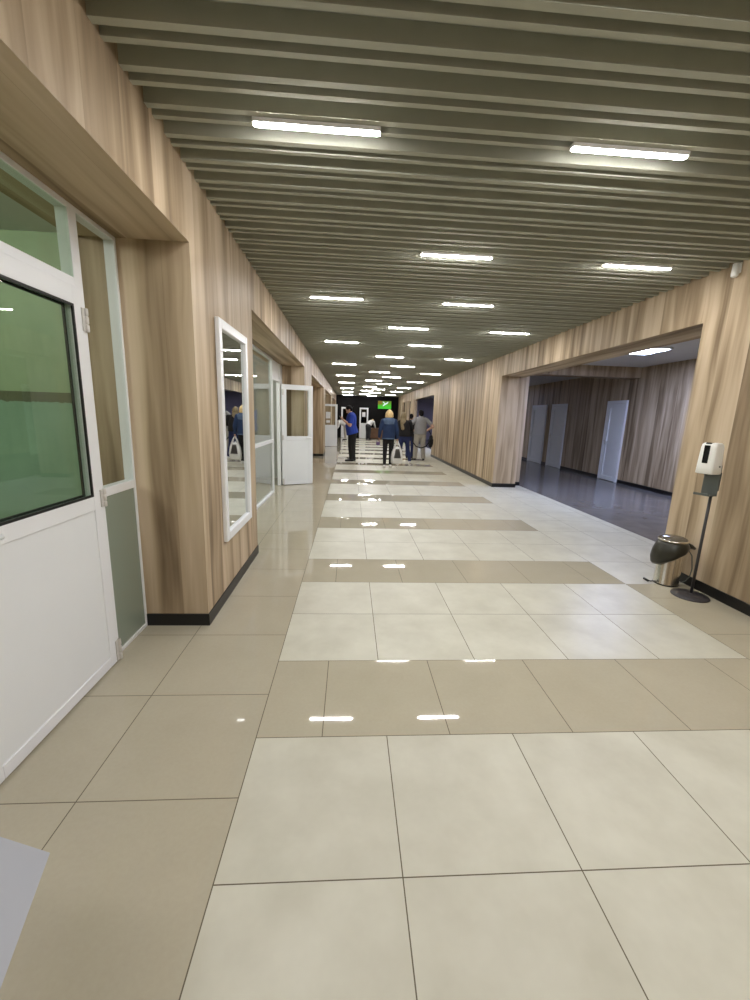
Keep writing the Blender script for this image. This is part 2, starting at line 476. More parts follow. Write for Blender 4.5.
# ------------------------------------------------------------------ glazed partitions and doors on the left
def hinge(mbh, x, y, z0, z1):
    h = (z1-z0)
    for q in range(3):
        mbh.lathe([(.009, z0+h*q/3+.002), (.0105, z0+h*q/3+.005), (.0105, z0+h*(q+1)/3-.005), (.009, z0+h*(q+1)/3-.002)], (x, y), 12)
    mbh.tube([(x, y, z0+.002), (x, y, z1-.002)], .006, 10); mbh.box((x-.004, y, z0+.004), (x+.028, y+.008, z1-.004))

GX = -1.36
def leaf_parts(root, w, h, rail_z, glass_m, bead='upvc', th=.05, bottom=.012):
    """half-glazed door leaf in local space: hinge edge at x=0, leaf along +x, faces at y=+-th/2"""
    st = .085
    y0, y1 = -th/2, th/2
    f = MB()
    f.box((0, y0, bottom), (st, y1, h)); f.box((w-st, y0, bottom), (w, y1, h))
    f.box((st, y0, h-st), (w-st, y1, h)); f.box((st, y0, rail_z-.075), (w-st, y1, rail_z)); f.box((st, y0, bottom), (w-st, y1, bottom+.06))
    fr = f.build('frame', M['upvc'], root, .004)
    p = MB(); p.box((st, y0+.006, bottom+.06), (w-st, y1-.006, rail_z-.075)); p.build('panel', M['upvcdoor'], root)
    g = MB(); g.box((st, -.006, rail_z), (w-st, .006, h-st)); g.build('glass_pane', glass_m, root)
    k = MB(); e = .011
    for ya, yb in ((y0-.001, y0+.008), (y1-.008, y1+.001)):
        k.box((st, ya, rail_z), (st+e, yb, h-st)); k.box((w-st-e, ya, rail_z), (w-st, yb, h-st))
        k.box((st+e, ya, rail_z), (w-st-e, yb, rail_z+e)); k.box((st+e, ya, h-st-e), (w-st-e, yb, h-st))
    k.build('gasket', M[bead], root)
    hd = MB()
    for s_ in (-1, 1):
        yy = s_*(th/2)
        hd.box((w-.062, min(yy, yy+s_*.010), rail_z-.115), (w-.030, max(yy, yy+s_*.010), rail_z+.085))
        hd.tube([(w-.046, yy+s_*.008, rail_z-.02), (w-.046, yy+s_*.045, rail_z-.02), (w-.062, yy+s_*.052, rail_z-.02), (w-.175, yy+s_*.052, rail_z-.022)], .010, 10)
    hd.build('handle', M['upvc'], root)
    for (a, b) in ((.015, .145), (.93, 1.03), (1.82, 1.935)):
        hh = MB(); hinge(hh, .006, -th/2-.006, a, b); hh.build('hinge', M['hinge'], root)
    return root

# near bay: frame, side pane, fanlight
w1 = empty('window_1', (GX, 2.0, 0), 0, 'near left white framed glazed screen with fanlight and narrow side pane', 'window', kind='structure')
f = MB()
XO, XI = 0.0, -.06                      # frame depth (local x)
def fb(y0, y1, z0, z1, xi=XI): f.box((xi, y0-2.0, z0), (XO, y1-2.0, z1))
fb(2.262, 2.325, 0, ZL); fb(1.285, 1.342, 0, ZL); fb(2.655, 2.674, 0, ZL)
fb(1.342, 2.262, 2.025, 2.075); fb(1.342, 2.262, ZL-.028, ZL); fb(2.325, 2.655, ZL-.022, ZL)
fb(2.325, 2.655, .965, 1.015); fb(2.325, 2.655, 0, .025)
fb(.30, .36, 0, ZL); fb(.36, 1.285, 1.96, 2.02); fb(.36, 1.285, ZL-.03, ZL); fb(.36, 1.285, 0, .03)
f.build('frame', M['upvc'], w1, .003)
g = MB(); g.box((-.012, .342-1+.0, 2.075), (-.004, .262, ZL-.028)); g.build('fanlight_pane', M['glass_green'], w1)
g = MB(); g.box((-.012, .325, 1.015), (-.004, .655, ZL-.022)); g.build('side_pane', M['glass_clear'], w1)
g = MB(); g.box((-.02, .325, .025), (-.008, .655, .965)); g.build('frosted_pane', M['frosted'], w1)
g = MB(); g.box((-.02, -1.64, .03), (-.008, -.715, 1.96)); g.box((-.02, -1.64, 2.02), (-.008, -.715, ZL-.03)); g.build('blank_panel', M['upvcdoor'], w1)
mb = MB(); mb.box((-1.5, YN, 0), (-1.37, .30, ZL))
struct('wall_left_near', mb, M['wood'], 'wood laminate wall left of the photographer', 'wall')
# near door, closed, hinged on its far side (leaf runs back towards the camera along -Y)
d1 = empty('door_1', (GX+.012, 2.258, 0), -PI/2, 'near left half glazed white door, closed, with green glass', 'door', kind='structure')
leaf_parts(d1, .905, 2.02, 1.00, M['glass_green'], 'gasket')
# leaf local +x -> world -Y ; local -y face -> world -X, so turn the hinges to the corridor side
for c in d1.children:
    if c.name.startswith('hinge'): c.scale = (1, -1, 1)

# second bay
w2 = empty('window_2', (-1.40, 4.205, 0), 0, 'glazed screen in the second left bay beside the open door', 'window', kind='structure')
f = MB()
def f2(y0, y1, z0, z1, x0=-.07, x1=0.): f.box((x0, y0-4.205, z0), (x1, y1-4.205, z1))
f2(4.206, 4.245, 0, ZL); f2(7.685, 7.72, 0, ZL, -.035, 0.); f2(8.46, 8.76, 0, ZL, -.07, 0.); f2(4.245, 7.685, ZL-.03, ZL); f2(4.245, 7.685, 0, .03, -.05, 0.); f2(4.245, 7.685, .935, .985)
f2(7.72, 8.46, 2.06, 2.11)
f.build('frame', M['upvc'], w2, .003)
g = MB(); g.box((-.04, .04, .985), (-.032, 3.48, ZL-.03)); g.build('upper_pane', M['glass_clear'], w2)
g = MB(); g.box((-.04, .04, .035), (-.032, 3.48, .93)); g.build('lower_pane', M['glass_clear'], w2)
g = MB(); g.box((-.05, 3.515, 2.11), (-.02, 4.255, ZL)); g.build('fanlight_panel', M['paper'], w2)
d2 = empty('door_2', (-1.375, 8.475, 0), math.radians(27), 'half glazed white door standing open in the second left bay', 'door', kind='structure')
leaf_parts(d2, .66, 2.03, 1.00, M['glass_clear'])
# fourth bay: another open leaf
d3 = empty('door_3', (-1.33, 19.62, 0), math.radians(14), 'half glazed white door standing open far down the left wall', 'door', kind='structure')
leaf_parts(d3, .74, 1.97, 1.00, M['glass_clear'])
n = MB(); n.box((-.11, -.002, -.15), (.11, 0, .15)); n.bm.verts.ensure_lookup_table()
pn = tag(n.build('paper_notice', M['paper'], loc=(-1.03, 19.655, 1.46)), 'upper white paper notice on the glass of the far left open door', 'notice', 'notices on the far left door'); pn.rotation_euler = (0, 0, math.radians(14))
n = MB(); n.box((-.09, -.002, -.06), (.09, 0, .06))
pn = tag(n.build('paper_notice', M['paper'], loc=(-1.03, 19.655, 1.17)), 'lower small paper notice on the glass of the far left open door', 'notice', 'notices on the far left door'); pn.rotation_euler = (0, 0, math.radians(14))
# fixed white frame beside it
mb = MB(); mb.box((-.06, -.03, 0), (0, .03, 1.97)); mb.box((-.06, -.03, 1.93), (0, .03, 1.97))
# jamb around that doorway
mb2 = MB(); mb2.box((-1.50, 18.70, 0), (-1.44, 18.76, 2.06)); mb2.box((-1.50, 19.54, 0), (-1.44, 19.6, 2.06)); mb2.box((-1.50, 18.76, 2.0), (-1.44, 19.54, 2.06))
mb.bm.free()
struct('trim_1', mb2, M['upvc'], 'white door frame in the far left recess', 'door frame')

# green banner seen through the second screen, inside the office
bn = empty('hanging_banner', (-2.35, 9.46, 0), 0, 'narrow green banner with white marks seen through the second left screen', 'banner')
b = MB(); b.box((-.16, 0, .85), (.16, .02, 1.85)); b.build('sheet', M['signgreen'], bn)
for q in range(5):
    b = MB(); zc = 1.68 - q*.15
    x2 = .03 + .02*(q % 2)
    lo = [b.bm.verts.new((x, -.004, z)) for x, z in ((-.055, zc-.035), (x2, zc-.035), (x2, zc-.015), (-.03, zc-.015), (-.03, zc+.04), (-.055, zc+.04))]
    hi = [b.bm.verts.new((v.co.x, 0, v.co.z)) for v in lo]
    b.bm.faces.new(lo); b.bm.faces.new(hi[::-1])
    for i in range(6): b.bm.faces.new((lo[i], hi[i], hi[(i+1) % 6], lo[(i+1) % 6]))
    b.build('white_mark', M['paper'], bn)

# side hall doors (back wall of the hall)
def hall_door(i, y0, y1, label, proud=.03):
    d = empty('door_%d' % i, (6.85, (y0+y1)/2, 0), 0, label, 'door', kind='structure')
    hw = (y1-y0)/2; f = MB()
    f.box((-.05, -hw, 0), (0, -hw+.07, 2.06)); f.box((-.05, hw-.07, 0), (0, hw, 2.06)); f.box((-.05, -hw+.07, 1.99), (0, hw-.07, 2.06))
    f.build('door_frame', M['upvc'], d, .004)
    l = MB(); a, b_ = -hw+.072, hw-.072
    for (p, q, r, s_) in ((a, a+.09, .01, 1.985), (b_-.09, b_, .01, 1.985)): l.box((-.045, p, r), (0, q, s_))
    for (r, s_) in ((.01, .12), (.93, 1.02), (1.88, 1.985)): l.box((-.045, a+.09, r), (0, b_-.09, s_))
    l.build('leaf_frame', M['upvcdoor'], d, .004)
    p = MB(); p.box((-.018, a+.09, .12), (0, b_-.09, .93)); p.box((-.018, a+.09, 1.02), (0, b_-.09, 1.88)); p.build('panel', M['upvcdoor'], d)
    h = MB(); h.box((-.055, b_-.065, .93), (-.045, b_-.035, 1.10)); h.tube([(-.045, b_-.05, 1.03), (-.09, b_-.05, 1.03), (-.095, b_-.07, 1.03), (-.095, b_-.17, 1.03)], .009, 8)
    h.build('handle', M['hinge'], d)
    return d
hall_door(4, 9.98, 10.76, 'white door in the side hall, right one nearest the opening')
hall_door(5, 12.86, 13.81, 'white door in the side hall, middle of the three')
hall_door(6, 14.21, 15.33, 'white door in the side hall, farthest and leftmost of the three')
n = MB(); n.box((-.003, -.10, -.14), (0, .10, .14))
tag(n.build('paper_notice', M['paper'], loc=(6.819, 13.32, 1.50)), 'paper notice on the middle white door of the side hall', 'notice')

# end wall doors
def end_door(i, x0, x1, label):
    d = empty('door_%d' % i, (x0, YB-.03, 0), 0, label, 'door', kind='structure')
    leaf_parts(d, x1-x0, 2.02, 1.0, M['glass_dark'])
    return d
end_door(7, -.60, .12, 'half glazed white door in the black end wall behind the man in blue')
end_door(8, .62, 1.20, 'half glazed white door in the black end wall left of the desk')
n = MB(); n.box((-.11, -.004, -.15), (.11, 0, .15))
tag(n.build('paper_notice', M['paper'], loc=(.90, YB-.042, 1.58)), 'white paper notice on the end wall door left of the desk', 'notice')

# ------------------------------------------------------------------ lights
def light_proto():
    r = empty('ceiling_light', (0, 0, 0))
    # surface-mounted batten: origin on the underside of a slat pair
    h = MB(); h.box((-.30, -.021, -.020), (.30, .021, -.0005)); h.build('housing', M['housing'], r, .002)
    t = MB(); rings = []
    for x, k_ in ((-.298, .35), (-.294, .75), (-.286, 1.), (.286, 1.), (.294, .75), (.298, .35)):
        rings.append([t.bm.verts.new((x, -.018*k_*math.cos(PI*q/8), -.0203 - .0065*k_*math.sin(PI*q/8))) for q in range(9)])
    for a, b in zip(rings, rings[1:]):
        for q in range(8): t.bm.faces.new((a[q], a[q+1], b[q+1], b[q]))
        t.bm.faces.new((a[0], b[0], b[8], a[8]))
    t.bm.faces.new(rings[0]); t.bm.faces.new(rings[-1][::-1])
    t.build('diffuser', M['tube'], r)
    return r
proto = light_proto(); used = False
ORD = ['first', 'second', 'third', 'fourth', 'fifth', 'sixth', 'seventh', 'eighth', 'ninth', 'tenth']
def put_light(x, n_, label, group):
    global used
    o = proto if not used else copy_tree(proto)
    used = True
    o.location = (x, 1.854 + SP*round((n_ - 1.854)/SP), ZC); tag(o, label, 'ceiling light', group)
AC = [2.26, 5.10, 8.05, 11.2, 14.25, 17.4, 20.7, 23.75, 27.3]; BD = [3.73, 6.54, 9.6, 12.8, 15.85, 19.05, 22.2, 25.65]
for nm, x, rows in (('leftmost', -.183, AC), ('second from left', .855, BD), ('third from left', 1.36, AC), ('rightmost', 2.42, BD)):
    for q, n_ in enumerate(rows):
        put_light(x, n_, 'lit linear ceiling light, %s from the camera in the %s row' % (ORD[q], nm), 'linear lights in the slatted ceiling')
for x, n_, lb in ((-.19, -.6, 'unseen lit linear ceiling light added behind the camera on the left'), (1.39, -.6, 'unseen lit linear ceiling light added behind the camera on the right'),
              (.865, .9, 'unseen lit linear ceiling light added overhead, left of two'), (2.48, .9, 'unseen lit linear ceiling light added overhead, right of two'), (.865, -2.1, 'unseen lit linear ceiling light added far behind the camera on the left'), (2.48, -2.1, 'unseen lit linear ceiling light added far behind the camera on the right')):
    put_light(x, n_, lb, 'linear lights in the slatted ceiling')  # out-of-frame lights continuing the rows, added to light the foreground

def panel_light(x, y, label, sx=.325, sy=.35, mat='panel_light'):
    r = empty('ceiling_panel_light', (x, y, 2.80), 0, label, 'ceiling light')
    f = MB(); e = .02
    f.box((-sx, -sy, -.03), (-sx+e, sy, 0)); f.box((sx-e, -sy, -.03), (sx, sy, 0)); f.box((-sx+e, -sy, -.03), (sx-e, -sy+e, 0)); f.box((-sx+e, sy-e, -.03), (sx-e, sy, 0))
    f.build('frame', M['housing'], r)
    d = MB(); d.box((-sx+e, -sy+e, -.022), (sx-e, sy-e, -.012)); d.build('diffuser', M[mat], r)
panel_light(5.24, 7.5, 'square cool white panel light in the side hall ceiling')
panel_light(5.4, 19.5, 'square cool panel light added to light the side hall farther back')  # added panel lighting the hall beyond the second opening
panel_light(6.1, 25.6, 'unseen square cool panel light added to brighten the far end of the side hall', mat='panel_fill_dim')  # added out of sight to brighten the view through the second opening
# lamp added to light the room behind the near left door
vl = empty('room_fill_lamp', (-3.3, 1.2, 2.75), 0, 'tube lamp added to light the green room behind the near left door', 'ceiling light')
f = MB(); f.box((-.6, -.06, -.04), (.6, .06, 0)); f.build('housing', M['housing'], vl)
f = MB(); f.tube([(-.58, 0, -.06), (.58, 0, -.06)], .02, 10); f.build('tube', M['room_fill_tube'], vl)
vl = empty('room_fill_lamp', (-3.0, 6.8, 2.75), 0, 'tube lamp added to light the office behind the second left screen', 'ceiling light')  # added lamp that brightens the office through the glass
f = MB(); f.box((-.6, -.06, -.04), (.6, .06, 0)); f.build('housing', M['housing'], vl)
f = MB(); f.tube([(-.58, 0, -.06), (.58, 0, -.06)], .02, 10); f.build('tube', M['room_fill_tube'], vl)

# ------------------------------------------------------------------ mirror
mr = empty('wall_mirror', (XL, 3.466, .475), 0, 'tall white framed mirror on the first left pier', 'mirror')
f = MB(); hw, hh, bw = .395, 1.622, .066
f.box((.001, -hw, 0), (.034, -hw+bw, hh)); f.box((.001, hw-bw, 0), (.034, hw, hh)); f.box((.001, -hw+bw, 0), (.034, hw-bw, bw)); f.box((.001, -hw+bw, hh-bw), (.034, hw-bw, hh))
f.build('frame', M['upvc'], mr, .006)
f = MB(); f.box((.002, -hw+bw, bw), (.012, hw-bw, hh-bw)); f.build('mirror_glass', M['mirror'], mr)

# ------------------------------------------------------------------ television, desk
tv = empty('mounted_television', (2.272, YB, 2.248), 0, 'television showing a green picture high on the black end wall', 'television')
f = MB(); f.box((-.455, -.075, -.265), (.455, -.03, .265)); f.build('casing', M['tvblack'], tv, .006)
f = MB(); f.box((-.44, -.078, -.25), (.44, -.0745, .25)); f.build('screen', M['screen'], tv)
f = MB(); f.box((-.15, -.03, -.12), (.15, 0, .12)); f.build('wall_bracket', M['tvblack'], tv)
dk = empty('desk', (1.95, 27.55, 0), 0, 'brown wooden desk against the black end wall', 'desk')
f = MB(); f.box((-.62, -.32, .69), (.62, .32, .725)); f.build('desktop', M['deskwood'], dk, .004)
f = MB(); f.box((-.60, -.28, .04), (.60, -.26, .69)); f.build('front_panel', M['deskwood'], dk)
for s_ in (-1, 1):
    f = MB(); f.box((s_*.6-.018, -.3, 0), (s_*.6+.018, .3, .69)); f.build('side_panel', M['deskwood'], dk)

# ------------------------------------------------------------------ sanitiser stand
st = empty('hand_sanitizer_stand', (3.015, 3.19, 0), math.radians(14), 'hand sanitizer dispenser on a dark pole with round base by the right wall', 'sanitizer stand')
f = MB(); f.lathe([(.140, 0), (.143, .004), (.140, .010), (.06, .018), (.03, .022), (.022, .03)], (0, 0), 40); f.build('base', M['pole'], st)
f = MB(); f.tube([(.01, .0, .015), (.012, 0, .5), (.015, 0, 1.0)], .0115, 14); f.build('pole', M['pole'], st)
f = MB(); f.box((-.02, -.062, .91), (-.012, .062, 1.16)); f.box((-.012, -.062, .95), (.0, .062, 1.10)); f.build('backplate', M['bracket'], st, .003)
f = MB(); f.box((-.105, -.062, .905), (-.012, .062, .913)); f.box((-.109, -.062, .905), (-.105, .062, .925)); f.build('drip_tray', M['bracket'], st, .002)
dz = MB()
def rr(w, d, z, r=.022):
    pts = []
    for cx, cy, a0 in ((w-r, d-r, 0), (-w+r, d-r, 90), (-w+r, -d+r, 180), (w-r, -d+r, 270)):
        for q in range(5):
            a = math.radians(a0 + q*22.5); pts.append((cx + r*math.cos(a), cy + r*math.sin(a), z))
    return pts
rings = []
for z, w, d in ((1.085, .052, .062), (1.09, .060, .070), (1.15, .060, .068), (1.30, .056, .062), (1.325, .052, .058), (1.337, .042, .048)):
    rings.append([dz.bm.verts.new((p[0]-.075, p[1], p[2])) for p in rr(w, d, z)])
for a, b in zip(rings, rings[1:]):
    for q in range(len(a)):
        dz.bm.faces.new((a[q], a[(q+1) % len(a)], b[(q+1) % len(a)], b[q])).smooth = True
dz.bm.faces.new(rings[0][::-1]); dz.bm.faces.new(rings[-1])
ds = dz.build('dispenser', M['disp_white'], st)
f = MB(); f.box((-.138, -.021, 1.172), (-.128, .023, 1.317)); f.build('level_window', M['disp_black'], ds, .004)
f = MB(); f.box((-.125, -.021, 1.312), (-.09, .023, 1.3385)); f.build('top_window', M['disp_black'], ds, .003)
f = MB(); f.tube([(-.06, -.067, 1.15), (-.06, -.073, 1.15)], .006, 12); f.build('lock', M['bracket'], ds)
f = MB(); f.tube([(-.09, 0, 1.07), (-.09, 0, 1.09)], .014, 12); f.build('nozzle', M['bracket'], ds)

# ------------------------------------------------------------------ pedal bin with overhanging bag
bn = empty('pedal_bin', (3.015, 3.475, 0), 0, 'steel pedal bin with a black bag folded over its rim', 'bin')
f = MB(); f.lathe([(.100, 0), (.104, .004), (.104, .015), (.102, .02), (.102, .40), (.098, .41)], (0, 0), 40); f.build('body', M['chrome'], bn)
f = MB(); f.lathe([(.103, 0), (.105, .003), (.105, .010), (.1035, .012)], (0, 0), 40); f.build('base_ring', M['gasket'], bn)
def sag(p, a):
    # deeper on the side towards the corridor, gathered at the wall side
    w = .5 - .5*math.cos(a + math.radians(25))          # 0 at wall side, 1 opposite
    if p.z < .40:
        t = (.40 - p.z)/.17
        p.z = .40 - t*(.05 + .175*w)
        rr_ = 1 + .27*math.sin(min(t, 1)*PI*.75)*(.25+.75*w) + .025*math.sin(a*9 + 1.3)*t
        p.x *= rr_; p.y *= rr_
    return p
f = MB(); f.lathe([(.100, .415), (.112, .418), (.120, .405), (.124, .39), (.126, .34), (.126, .29), (.122, .25), (.112, .235), (.105, .24)], (0, 0), 48, fn=sag); f.build('bin_bag', M['bag_black'], bn)
f = MB(); f.tube([(.10, -.03, .385), (.15, -.05, .375), (.175, -.06, .36)], [.035, .02, .012], 10); f.build('bag_knot', M['bag_black'], bn)
f = MB(); f.lathe([(.116, .418), (.121, .424), (.121, .432), (.115, .438)], (0, 0), 40); f.build('rim', M['chrome'], bn)
f = MB(); f.lathe([(.114, .434), (.108, .446), (.085, .457), (.04, .464), (.0, .466)], (0, 0), 40); f.build('lid', M['lid'], bn)
pd = MB(); a = Vector((-.96, .05, 0)).normalized(); s_ = Vector((a.y, -a.x, 0))
pts = [a*.10 + Vector((0, 0, .018)), a*.15 + Vector((0, 0, .016)), a*.19 + Vector((0, 0, .03))]
pd.tube(pts, [.006, .006, .006], 8); pd.tube([pts[-1] - s_*.03, pts[-1] + s_*.03], .011, 10)
pd.build('pedal', M['gasket'], bn)
pd = MB(); pd.tube([(.104, -.06, .36), (.135, -.085, .30), (.15, -.095, .18), (.145, -.09, .10), (.125, -.075, .05), (.10, -.055, .03)], .0045, 8); pd.build('carry_handle', M['bracket'], bn)

# ------------------------------------------------------------------ sensor near the ceiling on the right wall
sn = empty('mounted_sensor', (XR, 3.53, 2.72), 0, 'small white sensor on the right wall just under the ceiling', 'sensor')
f = MB(); f.box((-.012, -.025, .0), (0, .025, .08)); f.build('bracket', M['disp_white'], sn, .003)
f = MB(); f.tube([(-.03, 0, .075), (-.03, 0, .0), (-.03, 0, -.02), (-.03, 0, -.03)], [.024, .027, .025, .014], 18); f.build('sensor_body', M['disp_white'], sn)

# ------------------------------------------------------------------ sloping board of a stand at the lower left
nv = Vector((.62, .28, .73)).normalized()
P = Vector((-.369, .442, .90)); e1 = Vector((-.71, -.20, .68)).normalized(); e2 = Vector((.34, -.94, .07)); e2 = (e2 - e1*e2.dot(e1)).normalized()
nn = e1.cross(e2).normalized()
if nn.z < 0: nn = -nn
ls = empty('leaflet_stand', (-.47, .18, 0), 0, 'white sloping board of a leaflet stand at the lower left corner', 'stand')
O = Vector((-.47, .18, 0)); W, D, T = .42, .40, .012
f = MB()
q = [P, P + e1*W, P + e1*W + e2*D, P + e2*D]
vs = [f.bm.verts.new(p - O) for p in q] + [f.bm.verts.new(p - nn*T - O) for p in q]
for fc in ((0,1,2,3),(7,6,5,4),(0,4,5,1),(1,5,6,2),(2,6,7,3),(3,7,4,0)): f.bm.faces.new([vs[i] for i in fc])
f.build('board', M['standwhite'], ls)
cc = P + e1*W*.5 + e2*D*.5 - nn*T - O
f = MB(); f.tube([(cc.x, cc.y, .02), (cc.x, cc.y, cc.z - .015)], .02, 14); f.build('post', M['pole'], ls)
f = MB(); f.lathe([(.15, 0), (.15, .008), (.03, .022)], (cc.x, cc.y), 32); f.build('foot', M['pole'], ls)

# ------------------------------------------------------------------ people
def remeshed(mb, name, mat, parent, vox=.010, it=4):
    o = mb.build(name, mat, parent)
    md = o.modifiers.new('r', 'REMESH'); md.mode = 'VOXEL'; md.voxel_size = vox; md.use_smooth_shade = True
    sm = o.modifiers.new('s', 'SMOOTH'); sm.factor = .5; sm.iterations = it
    bpy.context.view_layer.update()
    dg = bpy.context.evaluated_depsgraph_get()
    me = bpy.data.meshes.new_from_object(o.evaluated_get(dg))
    o.modifiers.clear(); old = o.data; o.data = me; me.name = name; bpy.data.meshes.remove(old)
    for p in me.polygons: p.use_smooth = True
    return o

V = Vector
def lerp(a, b, t): return V(a)*(1-t) + V(b)*t

def hand(mb, wrist, elbow, palm_n, curl=.5, side=1, r=1.):
    """palm and five bent fingers continuing the forearm"""
    w, e = V(wrist), V(elbow); t = (w - e).normalized()
    n = V(palm_n); n = (n - t*n.dot(t)).normalized(); s = t.cross(n)*side
    mb.capsule(w - t*.02, .025*r, w + t*.035*r, .030*r, sq=(n, .6))
    mb.capsule(w + t*.03*r, .032*r, w + t*.075*r, .034*r, sq=(n, .5))
    for k, (off, ln) in enumerate(((.028, .066), (.010, .076), (-.009, .070), (-.027, .054))):
        p = w + t*.085*r + s*off*r; d = t
        for q, fr in enumerate((.44, .32, .24)):
            a = curl*(.55 + .5*q); d2 = (t*math.cos(a*(q+1)*.75) + n*math.sin(a*(q+1)*.75)).normalized()
            p2 = p + d2*ln*fr*r; mb.capsule(p, .0092*r, p2, .0086*r, seg=10); p = p2
    p = w + t*.03*r + s*.028*r; p2 = p + (t*.6 + s*.65 + n*.35).normalized()*.038*r; p3 = p2 + (t*.8 + s*.1 + n*.55).normalized()*.03*r
    mb.capsule(p, .013*r, p2, .011*r, seg=10); mb.capsule(p2, .011*r, p3, .0095*r, seg=10)

def person(label, loc, rz, height, J, wear, palms=((0, .3, 1), (0, .3, 1)), curl=.5, girth=1.0, eyes=False, group=None):
    """J: joints in metres for a 1.75 m figure, +y forward, +x to the figure's right hand side as seen from behind"""
    D = dict(pelvis=(0, 0, .95), waist=(0, .0, 1.08), chest=(0, .0, 1.28), neck=(0, -.01, 1.46), head=(0, .015, 1.615),
             hip_l=(-.092, 0, .92), hip_r=(.092, 0, .92), knee_l=(-.10, .02, .49), knee_r=(.10, .02, .49), ank_l=(-.10, -.02, .085), ank_r=(.10, -.02, .085),
             sh_l=(-.185, -.01, 1.42), sh_r=(.185, -.01, 1.42), el_l=(-.235, -.03, 1.13), el_r=(.235, -.03, 1.13), wr_l=(-.25, .05, .88), wr_r=(.25, .05, .88),
             toe_l=(-.115, .14, .03), toe_r=(.115, .14, .03), look=(0, 1, 0), crown=(0, 0, 1))
    D.update(J); s = height/1.75
    j = {k: (V(v) if k in ('look', 'crown') else V(v)*s) for k, v in D.items()}
    root = empty('person', loc, rz, label, 'person', group)
    g = s*girth
    ax = (j['chest'] - j['pelvis']).normalized()
    xr = V((1, 0, 0)); fwd = ax.cross(xr)*-1 if False else xr.cross(ax)*-1
    fwd = ax.cross(xr); fwd = fwd if fwd.y > 0 else -fwd
    look = j['look'].normalized(); crown = j['crown']; crown = (crown - look*crown.dot(look)).normalized(); side = look.cross(crown)
    HR = Matrix((side, look, crown)).transposed()
    def hp(x, y, z): return j['head'] + HR @ (V((x, y, z))*s)
    b = MB()
    # trunk
    b.capsule(j['pelvis'], .150*g, j['waist'], .135*g, sq=(fwd, .72)); b.capsule(j['waist'], .135*g, j['chest'], .155*g, sq=(fwd, .70))
    b.capsule(j['chest'], .155*g, lerp(j['chest'], j['neck'], .55), .12*g, sq=(fwd, .66)); b.capsule(j['sh_l'], .062*g, j['sh_r'], .062*g)
    b.capsule(j['neck'] - ax*.03*s, .058*s, j['head'] - crown*.05*s, .052*s)
    # head with jaw, nose, lips, brow, ears
    b.ell(hp(0, -.008, .025), (.076*s, .097*s, .108*s), HR); b.ell(hp(0, .028, -.052), (.058*s, .066*s, .066*s), HR)
    b.capsule(hp(0, .092, .012), .009*s, hp(0, .108, -.026), .0135*s, seg=10); b.ell(hp(0, .090, -.060), (.024*s, .010*s, .009*s), HR, 10)
    b.ell(hp(0, .080, .030), (.052*s, .014*s, .010*s), HR, 12); b.ell(hp(0, .075, -.095), (.022*s, .018*s, .016*s), HR, 10)
    for sd in (-1, 1): b.ell(hp(sd*.079, -.008, -.008), (.010*s, .020*s, .032*s), HR, 12)
    for sd, L in ((-1, 'l'), (1, 'r')):
        b.capsule(j['hip_'+L], .082*g, j['knee_'+L], .054*g); b.capsule(j['knee_'+L], .054*g, lerp(j['knee_'+L], j['ank_'+L], .3), .056*g); b.capsule(lerp(j['knee_'+L], j['ank_'+L], .3), .056*g, j['ank_'+L], .036*s)
        b.capsule(j['ank_'+L] - V((0, .03*s, .04*s)), .034*s, j['toe_'+L], .028*s)
        b.capsule(j['sh_'+L], .054*g, j['el_'+L], .041*g); b.capsule(j['el_'+L], .042*g, j['wr_'+L], .027*s)
        hand(b, j['wr_'+L], j['el_'+L], palms[0 if sd < 0 else 1], curl, sd, s)
    remeshed(b, 'body', M['skin'], root, .0075, 3)
    if eyes:
        for sd in (-1, 1):
            e = MB(); e.ell(hp(sd*.031, .083, .008), (.012*s, .009*s, .009*s), HR, 12); e.build('eye', M['eye'], root, smooth=True)
    # shoes
    for L in 'lr':
        m_ = MB(); a, t = j['ank_'+L], j['toe_'+L]
        m_.capsule(a - V((0, .035*s, .042*s)), .045*s, t, .037*s); m_.capsule(a + V((0, 0, .005)), .046*s, a - V((0, .01, .045))*s, .048*s, flat0=True)
        d = (t - a); d.z = 0
        z0 = min(a.z - .085*s, t.z - .03*s)
        remeshed(m_, 'shoe', M[wear['shoes']], root, .009, 3)
    # trousers
    tr = wear['trousers']; m_ = MB(); k = tr.get('loose', 1.18)
    m_.capsule(j['pelvis'] + ax*.06*s, .152*g, j['pelvis'] - ax*.05*s, .160*g, sq=(fwd, .78), flat0=True)
    for L in 'lr':
        e = 1.04
        m_.capsule(j['hip_'+L], .094*g*k/1.18, j['knee_'+L], .058*g*k)
        if e > 0:
            m_.capsule(j['knee_'+L], .058*g*k, lerp(j['knee_'+L], j['ank_'+L], e), tr.get('cuff', .050)*s*k, flat1=True)
    remeshed(m_, 'trousers', M[tr['mat']], root, .011, 4)
    # top
    tp = wear['top']; m_ = MB(); k = tp.get('loose', 1.14); hem = j['pelvis'] - ax*tp.get('hem', .06)*s
    m_.capsule(lerp(j['chest'], j['neck'], .35), .140*g*k, j['waist'], .150*g*k, sq=(fwd, .76)); m_.capsule(j['waist'], .150*g*k, hem, tp.get('hem_r', .158)*g*k, sq=(fwd, .80), flat1=True)
    m_.capsule(j['sh_l'], .068*g, j['sh_r'], .068*g); m_.capsule(j['neck'] - ax*.07*s, .075*s, j['neck'] + ax*tp.get('collar', .0)*s, .064*s, flat1=True)
    for L in 'lr':
        sl = tp.get('sleeve', 1.95)
        m_.capsule(j['sh_'+L], .068*g, lerp(j['sh_'+L], j['el_'+L], min(sl, 1.)), .056*g*tp.get('sl', 1.), flat1=sl < 1)
        if sl > 1: m_.capsule(j['el_'+L], .056*g, lerp(j['el_'+L], j['wr_'+L], sl-1.), .042*g, flat1=True)
